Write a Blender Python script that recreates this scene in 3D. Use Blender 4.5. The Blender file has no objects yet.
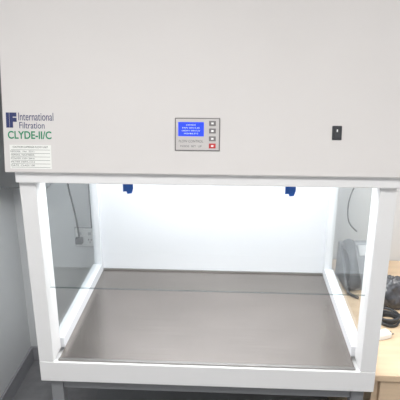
import bpy, bmesh, math, random
from mathutils import Vector, Matrix, noise as mn
random.seed(4)
S=bpy.context.scene
def link(o): S.collection.objects.link(o); return o
# ---------- materials ----------
def mat(name,col,rough=.5,metal=0,noise=0,nscale=8,emit=None,es=0,stretch=None,bump=0,spec=None,grain=0):
    m=bpy.data.materials.new(name); m.use_nodes=True
    nt=m.node_tree; b=nt.nodes['Principled BSDF']
    b.inputs['Base Color'].default_value=(*col,1); b.inputs['Roughness'].default_value=rough; b.inputs['Metallic'].default_value=metal
    if spec is not None: b.inputs['Specular IOR Level'].default_value=spec
    if noise or bump:
        tc=nt.nodes.new('ShaderNodeTexCoord'); mp=nt.nodes.new('ShaderNodeMapping')
        if stretch: mp.inputs['Scale'].default_value=stretch
        n=nt.nodes.new('ShaderNodeTexNoise'); n.inputs['Scale'].default_value=nscale; n.inputs['Detail'].default_value=2 if grain else 4
        nt.links.new(tc.outputs['Object'],mp.inputs[0]); nt.links.new(mp.outputs[0],n.inputs['Vector'])
        if noise:
            r=nt.nodes.new('ShaderNodeValToRGB')
            r.color_ramp.elements[0].position=.3; r.color_ramp.elements[1].position=.7
            r.color_ramp.elements[0].color=(*[c*(1-noise) for c in col],1); r.color_ramp.elements[1].color=(*[min(1,c*(1+noise)) for c in col],1)
            nt.links.new(n.outputs['Fac'],r.inputs[0]); out=r.outputs[0]
            if grain:
                mp2=nt.nodes.new('ShaderNodeMapping'); mp2.inputs['Scale'].default_value=(.6,90,1)
                n2=nt.nodes.new('ShaderNodeTexNoise'); n2.inputs['Scale'].default_value=4; n2.inputs['Detail'].default_value=3
                nt.links.new(tc.outputs['Object'],mp2.inputs[0]); nt.links.new(mp2.outputs[0],n2.inputs['Vector'])
                mr=nt.nodes.new('ShaderNodeMapRange'); mr.inputs[1].default_value=.3; mr.inputs[2].default_value=.7; mr.inputs[3].default_value=1-grain; mr.inputs[4].default_value=1+grain
                nt.links.new(n2.outputs['Fac'],mr.inputs[0])
                vm=nt.nodes.new('ShaderNodeVectorMath'); vm.operation='SCALE'
                nt.links.new(out,vm.inputs[0]); nt.links.new(mr.outputs[0],vm.inputs['Scale']); out=vm.outputs[0]
            nt.links.new(out,b.inputs['Base Color'])
        if bump:
            bp=nt.nodes.new('ShaderNodeBump'); bp.inputs['Strength'].default_value=bump; bp.inputs['Distance'].default_value=.002
            nt.links.new(n.outputs['Fac'],bp.inputs['Height']); nt.links.new(bp.outputs[0],b.inputs['Normal'])
    if emit: b.inputs['Emission Color'].default_value=(*emit,1); b.inputs['Emission Strength'].default_value=es
    return m
def glassmat(name,tint,k=.5,base=.03):
    m=bpy.data.materials.new(name); m.use_nodes=True; nt=m.node_tree; nt.nodes.clear()
    o=nt.nodes.new('ShaderNodeOutputMaterial'); mx=nt.nodes.new('ShaderNodeMixShader'); t=nt.nodes.new('ShaderNodeBsdfTransparent'); g=nt.nodes.new('ShaderNodeBsdfGlossy')
    lw=nt.nodes.new('ShaderNodeLayerWeight'); lw.inputs[0].default_value=.5
    pw=nt.nodes.new('ShaderNodeMath'); pw.operation='POWER'; pw.inputs[1].default_value=5
    ma=nt.nodes.new('ShaderNodeMath'); ma.operation='MULTIPLY_ADD'; ma.inputs[1].default_value=k; ma.inputs[2].default_value=base
    nt.links.new(lw.outputs['Facing'],pw.inputs[0]); nt.links.new(pw.outputs[0],ma.inputs[0])
    t.inputs[0].default_value=(*tint,1); g.inputs['Roughness'].default_value=.02
    nt.links.new(ma.outputs[0],mx.inputs[0]); nt.links.new(t.outputs[0],mx.inputs[1]); nt.links.new(g.outputs[0],mx.inputs[2]); nt.links.new(mx.outputs[0],o.inputs[0])
    return m
M=dict(
 hood=mat('powdercoat_hood',(.62,.60,.588),.55,noise=.015,nscale=3,bump=.05,spec=.3),
 white=mat('powdercoat_white',(.76,.76,.76),.5),
 inner=mat('interior_white',(.72,.735,.765),.5,noise=.01,nscale=2),
 steel=mat('brushed_steel',(.33,.30,.278),.27,.90,noise=.10,nscale=1.6,stretch=(1,1.6,1),grain=.07),
 edge=mat('steel_edge',(.30,.29,.28),.35,.8,noise=.05),
 grey=mat('stand_grey',(.22,.225,.235),.5,noise=.03),
 wall=mat('wall_paint',(.68,.69,.70),.8,noise=.02,nscale=4),
 ceil=mat('ceiling_paint',(.8,.8,.79),.9,noise=.02),
 floor=mat('vinyl_floor',(.22,.22,.23),.5,noise=.12,nscale=14),
 base=mat('baseboard',(.30,.30,.32),.5,noise=.03),
 wood=mat('wood_laminate',(.66,.50,.34),.4,noise=.08,nscale=4,stretch=(1,8,8)),
 black=mat('black_plastic',(.035,.037,.042),.35,noise=.1),
 hset=mat('handset_grey',(.09,.097,.11),.35,noise=.05),
 dgrey=mat('slate_grey_plastic',(.26,.275,.30),.4,noise=.05),
 key=mat('key_grey',(.55,.56,.58),.5,noise=.03),
 bezel=mat('bezel_grey',(.52,.50,.49),.4,noise=.03),
 bezelf=mat('bezel_frame',(.18,.17,.17),.4,noise=.03),
 lcd=mat('lcd_blue',(.01,.03,.4),.2,emit=(.03,.08,1),es=.75),
 lcdt=mat('lcd_text',(.5,.6,1),.3,emit=(.5,.65,1),es=.5),
 blue=mat('blue_tape',(.02,.12,.50),.5,noise=.1,nscale=30),
 navy=mat('logo_navy',(.02,.03,.12),.5), green=mat('logo_green',(.01,.22,.10),.5),
 red=mat('red_button',(.5,.03,.03),.4),
 label=mat('label_paper',(.76,.77,.74),.5,noise=.01), ink=mat('label_ink',(.09,.1,.1),.6),
 tube=mat('led_tube',(1,1,1),.4,emit=(.96,.98,1),es=6),
 panel=mat('added_panel_glow',(1,1,1),.4,emit=(1,.98,.96),es=5),  # glow for the added, unseen ceiling panels
 rubber=mat('cable_black',(.015,.015,.017),.5), plate=mat('socket_plate',(.85,.85,.84),.4),
 pedge=mat('socket_surround',(.32,.33,.34),.5),
 cab=mat('grey_cabinet',(.16,.165,.17),.5,noise=.03),
 bag=mat('dark_bag',(.06,.062,.07),.18,noise=.5,nscale=30,bump=.3),
 glass=glassmat('side_glass',(.965,.98,.98),.5,.04), sash=glassmat('sash_glass',(.975,.985,.985)),
 gedge=glassmat('glass_edge',(.78,.82,.82)),
)
# ---------- builders ----------
def empty(name,loc=(0,0,0),rot=(0,0,0)):
    e=bpy.data.objects.new(name,None); e.empty_display_size=.1; e.location=loc; e.rotation_euler=rot; return link(e)
def finish(name,bm,m,parent=None,bev=0,seg=2,smooth=False):
    me=bpy.data.meshes.new(name); bmesh.ops.recalc_face_normals(bm,faces=bm.faces); bm.to_mesh(me); bm.free()
    o=link(bpy.data.objects.new(name,me)); me.materials.append(m)
    if parent: o.parent=parent
    if bev:
        b=o.modifiers.new('bevel','BEVEL'); b.width=bev; b.segments=seg; b.limit_method='ANGLE'
    if smooth:
        for p in me.polygons: p.use_smooth=True
    return o
def box(name,x0,x1,y0,y1,z0,z1,m,parent=None,bev=0,rot=None,loc=None):
    bm=bmesh.new(); bmesh.ops.create_cube(bm,size=1)
    for v in bm.verts: v.co=Vector(((x0+x1)/2+v.co.x*(x1-x0),(y0+y1)/2+v.co.y*(y1-y0),(z0+z1)/2+v.co.z*(z1-z0)))
    o=finish(name,bm,m,parent,bev)
    if rot: o.rotation_euler=rot
    if loc: o.location=loc
    return o
def prism(name,prof,x0,x1,m,parent=None,bev=0):
    bm=bmesh.new(); a=[bm.verts.new((x0,y,z)) for y,z in prof]; b=[bm.verts.new((x1,y,z)) for y,z in prof]
    bm.faces.new(a); bm.faces.new(b[::-1]); n=len(prof)
    for i in range(n): bm.faces.new((a[i],a[(i+1)%n],b[(i+1)%n],b[i]))
    return finish(name,bm,m,parent,bev)
def tube(name,pts,r,m,parent=None,cyc=False):
    c=bpy.data.curves.new(name,'CURVE'); c.dimensions='3D'; c.bevel_depth=r; c.bevel_resolution=3; c.use_fill_caps=True
    s=c.splines.new('NURBS'); s.points.add(len(pts)-1)
    for p,q in zip(s.points,pts): p.co=(*q,1)
    s.use_endpoint_u=not cyc; s.use_cyclic_u=cyc; s.order_u=3
    o=link(bpy.data.objects.new(name,c)); c.materials.append(m)
    if parent: o.parent=parent
    return o
def cyl(name,r,d,loc,rot,m,parent=None,n=24,bev=0):
    bm=bmesh.new(); bmesh.ops.create_cone(bm,cap_ends=True,segments=n,radius1=r,radius2=r,depth=d)
    o=finish(name,bm,m,parent,bev); o.location=loc; o.rotation_euler=rot; return o
# ---------- room ----------
FZ=-.80; X0,X1,Y0,Y1,CZ=-1.15,2.3,-2.7,1.1,1.95
box('floor',X0-.1,X1+.1,Y0-.1,Y1+.1,FZ-.1,FZ,M['floor'])
box('ceiling',X0-.1,X1+.1,Y0-.1,Y1+.1,CZ,CZ+.1,M['ceil'])
box('wall_back',X0-.1,X1+.1,Y1,Y1+.1,FZ,CZ,M['wall'])
box('wall_front',X0-.1,X1+.1,Y0-.1,Y0,FZ,CZ,M['wall'])
box('wall_left',X0-.1,X0,Y0,Y1,FZ,CZ,M['wall'])
box('wall_right',X1,X1+.1,Y0,Y1,FZ,CZ,M['wall'])
box('baseboard_back',X0,X1,Y1-.015,Y1,FZ,FZ+.1,M['base'],bev=.003)
box('baseboard_left',X0,X0+.015,Y0,Y1-.015,FZ,FZ+.1,M['base'],bev=.003)
LP=[(-.45,-1.45),(1.0,-1.45),(1.5,.3)]  # unseen ceiling panels, added to brighten the room and the side walls
for i,(x,y) in enumerate(LP):
    e=empty('added_light_panel') 
    box('frame',x-.62,x+.62,y-.32,y+.32,CZ-.03,CZ,M['white'],e,.004)
    box('diffuser',x-.58,x+.58,y-.28,y+.28,CZ-.036,CZ-.029,M['panel'],e)
# ---------- cabinet ----------
C=empty('laminar_flow_cabinet')
XO=.651; XI=.592; XF=.577
def hy(z): return -.07+.18*(z-.785)
prism('hood_housing',[(-.07,.785),(hy(1.56),1.56),(.86,1.56),(.86,.95),(.055,.95),(.055,.785)],-.675,.655,M['hood'],C,.004)
box('hood_sill',-XO,XO,-.047,.045,.742,.79,M['white'],C,.003)
for s,n in((-1,'left'),(1,'right')):
    a,b=sorted((s*XI,s*XO))
    box('front_post_'+n,a,b,-.02,.08,-.002,.76,M['white'],C,.003)
    a,b=sorted((s*XF,s*.615))
    box('rear_post_'+n,a,b,.765,.84,-.002,.96,M['inner'],C,.002)
    a,b=sorted((s*XF,s*.622))
    box('lower_rail_'+n,a,b,.08,.765,-.002,.045,M['inner'],C,.002)
    a,b=sorted((s*.60,s*(XO-.005)))
    box('upper_side_'+n,a,b,.06,.80,.75,.955,M['white'],C)
    a,b=sorted((s*.600,s*.606))
    box('side_glass_'+n,a,b,.078,.767,.044,.752,M['glass'],C)
box('rear_panel',-.60,.60,.797,.835,-.002,.96,M['inner'],C)
box('work_surface',-XF,XF,-.002,.797,-.02,0,M['steel'],C)
box('work_surface_lip',-XF,XF,-.012,.0,-.02,.006,M['edge'],C,.001)
box('rear_cove',-XF,XF,.790,.798,-.001,.008,M['edge'],C,.001)
box('base_body',-XO+.003,XO-.003,.0,.84,-.09,-.02,M['white'],C)
box('base_front_bar',-XO,XO,-.022,.0,-.09,-.001,M['white'],C,.003)
box('sash_pane',-XI+.002,XI-.002,.018,.024,.306,.752,M['sash'],C)
box('sash_bottom_edge',-XI+.002,XI-.002,.0178,.0242,.3035,.3062,M['gedge'],C)
for i,y in enumerate((.2,.45)):
    cyl('led_tube_%d'%i,.014,1.1,(0,y,.925),(0,math.pi/2,0),M['tube'],C)
    for s in(-1,1): box('tube_holder_%d_%d'%(i,s),s*.56-.012,s*.56+.012,y-.018,y+.018,.9,.952,M['white'],C)
for i,x in enumerate((-.273,.296)):
    bm=bmesh.new()
    pr=[(-.018,.76),(.016,.76),(.018,.708),(.012,.690),(-.004,.688),(-.006,.697),(-.019,.696)]
    f=[bm.verts.new((x+u,.0125,z)) for u,z in pr]; g=[bm.verts.new((x+u,.0178,z)) for u,z in pr]
    bm.faces.new(f); bm.faces.new(g[::-1])
    for k in range(len(pr)): bm.faces.new((f[k],f[(k+1)%7],g[(k+1)%7],g[k]))
    finish('sash_tape_tab_%d'%i,bm,M['blue'],C,.001)
# --- hood details
TH=math.radians(79.8)
def hp(x,z,off=0): return (x,hy(z)-off*.984,z+off*.177)
def plate(name,x,z,w,h,d,m,off=0,bev=.001):
    return box(name,-w/2,w/2,-h/2,h/2,0,d,m,C,bev,rot=(TH,0,0),loc=hp(x,z,off))
def text(name,s,x,z,w,h,m,off=.0006,bold=0,parent=C):
    c=bpy.data.curves.new(name,'FONT'); c.body=s; c.size=.03; c.align_x='CENTER'; c.align_y='CENTER'; c.extrude=.0002; c.offset=bold
    c.materials.append(m); o=link(bpy.data.objects.new(name,c)); o.parent=parent
    bpy.context.view_layer.update(); d=o.dimensions
    o.scale=(w/d.x,h/d.y,1); o.rotation_euler=(TH,0,0); o.location=hp(x,z,off); return o
bx,bz=-.024,.917
plate('display_frame',bx,bz,.148,.108,.003,M['bezelf'],0,.002)
plate('display_bezel',bx,bz,.141,.101,.002,M['bezel'],.002,.001)
plate('lcd_screen',bx-.021,bz+.017,.084,.046,.001,M['lcd'],.0038)
for k,(w,zz) in enumerate([(.03,.013),(.056,.004),(.06,-.005),(.046,-.014)]):
    text('lcd_line_%d'%k,['SYSTEM','FAN ON 0.45','LIGHT ON UV','HOURS 012'][k],bx-.021,bz+.017+zz,w,.0042,M['lcdt'],.0052)
for k,zz in enumerate((.036,.012,-.013,-.036)):
    a=plate('button_%d'%k,bx+.049,bz+zz,.022,.016,.002,M['red'] if k==3 else M['bezelf'],.0038,.002)
    plate('button_icon_%d'%k,bx+.049,bz+zz,.008,.006,.001,M['plate'],.0056,.0004)
text('display_caption','FLOW CONTROL',bx-.021,bz-.022,.08,.008,M['ink'],.0042)
text('display_caption_b','MODE  SET  UP',bx-.021,bz-.038,.07,.006,M['ink'],.0042)
plate('switch_frame',.427,.9265,.031,.046,.004,M['black'],0,.003)
plate('switch_rocker',.427,.9265,.019,.033,.003,M['black'],.0035,.001)
plate('switch_mark',.427,.934,.004,.008,.0006,M['plate'],.0066,.0001)
text('logo_mark','IF',-.645,.955,.036,.05,M['navy'],bold=.002)
text('maker_text_1','International',-.561,.968,.118,.026,M['navy'])
text('maker_text_2','Filtration',-.575,.940,.085,.021,M['navy'])
text('maker_text_3','CLYDE-II/C',-.584,.908,.148,.026,M['green'],bold=.0006)
plate('rating_label',-.583,.838,.142,.080,.0008,M['label'],0,.0002)
text('label_title','CAUTION LAMINAR FLOW UNIT',-.583,.870,.12,.006,M['ink'],.0012)
for k in range(6): plate('label_rule_%d'%k,-.583,.861-k*.0115,.132,.001,.0003,M['ink'],.0008,0)
for k in range(5):
    text('label_row_%d'%k,['MODEL  No  2211','SERIAL NUMBER','POWER 230V 50Hz','FILTER HEPA H14','DATE  CLASS 100'][k],-.61,.8555-k*.0115,.08,.005,M['ink'],.0012)
# ---------- stand ----------
T=empty('cabinet_stand')
for sx in(-1,1):
    for sy,y in((0,.01),(1,.79)):
        x=sx*.60; box('leg_%d_%d'%(sx,sy),x-.025,x+.025,y,y+.05,FZ+.03,-.0905,M['grey'],T,.003)
        cyl('foot_%d_%d'%(sx,sy),.025,.03,(x,y+.025,FZ+.015),(0,0,0),M['black'],T,bev=.003)
    box('side_rail_%d'%sx,sx*.6-.02,sx*.6+.02,.06,.79,-.14,-.0905,M['grey'],T,.002)
box('front_rail',-.575,.575,.018,.05,-.15,-.0905,M['grey'],T,.002)
box('rear_rail',-.575,.575,.80,.83,-.15,-.0905,M['grey'],T,.002)
box('lower_shelf',-.575,.575,.03,.82,-.56,-.54,M['grey'],T,.002)
# ---------- desk ----------
D=empty('desk')
box('desktop',.662,1.95,.03,1.095,-.08,-.05,M['wood'],D,.003)
box('side_panel_left',.668,.69,.06,1.08,FZ,-.08,M['wood'],D,.001)
box('side_panel_right',1.92,1.945,.06,1.08,FZ,-.08,M['wood'],D,.001)
box('modesty_panel',.69,1.92,.9,.92,-.5,-.08,M['wood'],D)
for k in range(3):
    z=-.09-k*.23; box('drawer_%d'%k,.695,1.1,.045,.065,z-.22,z,M['wood'],D,.002)
    box('handle_%d'%k,.84,.96,.025,.035,z-.06,z-.05,M['edge'],D,.002)
    for hx in(.845,.95): box('handle_post_%d_%s'%(k,hx),hx,hx+.008,.03,.047,z-.06,z-.05,M['edge'],D)
box('drawer_carcass',.69,1.1,.065,.6,-.78,-.08,M['wood'],D)
# ---------- phone ----------
P=empty('desk_phone',(.785,.84,-.05),(0,0,math.radians(6)))
P.scale=(1.15,1.15,1.15)
prism('wedge_body',[(-.10,0),(-.10,.02),(.03,.175),(.06,.175),(.07,0)],-.10,.10,M['dgrey'],P,.006)
al=math.atan2(.155,.13)
def pf(u,v,w):
    return (u,-.10+v*math.cos(al)-w*math.sin(al),.02+v*math.sin(al)+w*math.cos(al))
def pbox(n,u,v,w0,du,dv,dw,m,bev=.002):
    return box(n,-du/2,du/2,-dv/2,dv/2,0,dw,m,P,bev,rot=(al,0,0),loc=pf(u,v,w0))
pbox('handset_cradle',-.067,.10,0,.062,.19,.006,M['hset'],.003)
pbox('phone_screen',.03,.165,0,.10,.05,.004,M['key'])
for i in range(4):
    for j in range(3): pbox('key_%d_%d'%(i,j),.005+j*.025,.035+i*.023,0,.018,.015,.004,M['key'],.0015)
for i in range(4): pbox('side_key_%d'%i,.082,.035+i*.023,0,.014,.01,.004,M['key'],.001)
hand=[pf(-.067,-.005,.018),pf(-.067,.02,.035),pf(-.067,.06,.048),pf(-.067,.10,.052),pf(-.067,.14,.048),pf(-.067,.18,.035),pf(-.067,.205,.018)]
bm=bmesh.new(); rings=[]
W=[.026,.027,.020,.018,.020,.027,.026]; Hh=[.014,.016,.012,.011,.012,.016,.014]
ax=Vector((1,0,0))
for i,p in enumerate(hand):
    a=Vector(hand[max(i-1,0)]); b=Vector(hand[min(i+1,6)]); t=(b-a).normalized(); n=t.cross(ax).normalized()
    rings.append([bm.verts.new(Vector(p)+ax*W[i]*math.cos(q*math.pi/8)+n*Hh[i]*math.sin(q*math.pi/8)) for q in range(16)])
for i in range(6):
    for q in range(16): bm.faces.new((rings[i][q],rings[i][(q+1)%16],rings[i+1][(q+1)%16],rings[i+1][q]))
bm.faces.new(rings[0]); bm.faces.new(rings[-1][::-1])
finish('handset',bm,M['hset'],P,.002,smooth=True)
for v,n in((.01,'mouthpiece'),(.19,'earpiece')):
    o=cyl(n,.025,.022,pf(-.067,v,.016),(al,0,0),M['hset'],P,bev=.003)
cc=[]
for k in range(120):
    t=k/119; cx=-.067-.03*math.sin(t*3.1); cy=-.10-.10*t+.02; cc.append((cx+.006*math.cos(k*1.2),cy,.010+.006*math.sin(k*1.2)))
tube('coiled_cord',cc,.002,M['black'],P)
# ---------- wall services ----------
e=empty('wall_socket'); x,z=-.748,.055
box('back_box',x-.062,x+.062,Y1-.006,Y1,z-.062,z+.062,M['pedge'],e,.002)
box('plate',x-.056,x+.056,Y1-.014,Y1-.005,z-.056,z+.056,M['plate'],e,.003)
for s in(-1,1):
    box('rocker_%d'%s,x+s*.028-.009,x+s*.028+.009,Y1-.018,Y1-.013,z+.018,z+.036,M['key'],e,.001)
    for a,b in((-.008,-.012),(.008,-.012),(0,-.028)): box('slot',x+s*.028+a-.002,x+s*.028+a+.002,Y1-.0146,Y1-.0135,z+b-.005,z+b+.005,M['black'],e)
box('plug',x-.05,x-.01,Y1-.05,Y1-.0145,z-.03,z+.008,M['black'],e,.004)
tube('power_cable',[(x-.03,Y1-.03,z+.01),(x-.032,Y1-.03,.12),(-.80,Y1-.02,.25),(-.83,Y1-.015,.4),(-.84,Y1-.015,.7),(-.84,Y1-.02,1.2)],.005,M['rubber'])
tube('power_cable',[(-.705,Y1-.012,.118),(-.708,Y1-.012,.3),(-.70,Y1-.012,.6),(-.70,Y1-.012,1.2)],.004,M['rubber'])
tube('network_cable',[(.80,Y1-.02,.75),(.80,Y1-.02,.60),(.77,Y1-.03,.42),(.735,Y1-.04,.32),(.735,Y1-.05,.22),(.76,Y1-.06,.17),(.79,Y1-.07,.15)],.004,M['rubber'])
# ---------- wall cupboard at left ----------
K=empty('wall_cupboard')
box('carcass',-1.149,-.84,.80,1.095,.445,1.5,M['cab'],K,.003)
box('door',-1.147,-.842,.782,.80,.45,1.495,M['cab'],K,.003)
box('handle',-.88,-.87,.765,.782,.55,.70,M['edge'],K,.002)
# ---------- items on desk ----------
G=empty('cable_coil')
for k in range(5):
    r=.045+.004*math.sin(k*2); pts=[(.82+r*math.cos(a*math.pi/6),.43+r*1.1*math.sin(a*math.pi/6),-.046+.0085*k+.003*math.sin(a+k)) for a in range(12)]
    tube('loop_%d'%k,pts,.0055,M['black'],G,True)
A=empty('power_adapter',(.765,.30,-.05),(0,0,.4))
box('adapter_body',-.03,.03,-.022,.022,.0,.028,M['plate'],A,.006)
box('adapter_face',-.026,.026,-.018,.018,.027,.029,M['white'],A,.001)
for s in(-1,1): box('prong_%d'%s,.03,.048,s*.009-.002,s*.009+.002,.010,.016,M['edge'],A)
bm=bmesh.new(); bmesh.ops.create_icosphere(bm,subdivisions=5,radius=1)
for v in bm.verts:
    p=v.co.copy(); d=1+.22*mn.noise(p*1.6)+.16*abs(mn.noise(p*4.3+Vector((3,1,2))))
    v.co=Vector((.87+p.x*d*.085,.60+p.y*d*.075,max(-.0495,.01+p.z*d*.085)))
finish('plastic_bag',bm,M['bag'],None,smooth=True)
# ---------- lights ----------
def area(name,loc,sx,sy,e,col,rot=(0,0,0),parent=None):
    l=bpy.data.lights.new(name,'AREA'); l.shape='RECTANGLE'; l.size=sx; l.size_y=sy; l.energy=e; l.color=col
    o=link(bpy.data.objects.new(name,l)); o.location=loc; o.rotation_euler=rot
    if parent:o.parent=parent
area('cabinet_led_light',(0,.33,.90),1.1,.4,13.5,(.95,.98,1),parent=C)
for (x,y),en in zip(LP,(20,10,17)):
    area('added_fill_light',(x,y,CZ-.05),1.1,.5,en,(1,.985,.97))  # fill lamp added below each unseen panel
w=bpy.data.worlds.new('room_ambient'); S.world=w; w.use_nodes=True; w.node_tree.nodes['Background'].inputs[0].default_value=(.9,.95,1,1); w.node_tree.nodes['Background'].inputs[1].default_value=.3
S.view_settings.view_transform='Standard'
# ---------- camera ----------
q=[.0823,-1.8107,1.3001,-.0556,.3323,-.0012]
f=Vector((math.sin(q[3])*math.cos(q[4]),math.cos(q[3])*math.cos(q[4]),-math.sin(q[4])))
r=Vector((math.cos(q[3]),-math.sin(q[3]),0)); u=r.cross(f)
c,s=math.cos(q[5]),math.sin(q[5]); r2=c*r+s*u; u2=-s*r+c*u
cam=bpy.data.cameras.new('camera'); co=link(bpy.data.objects.new('camera',cam)); cam.sensor_width=36; cam.lens=548.2*36/400; cam.clip_start=.05
m=Matrix((r2,u2,-f)).transposed().to_4x4(); m.translation=Vector(q[:3]); co.matrix_world=m
S.camera=co
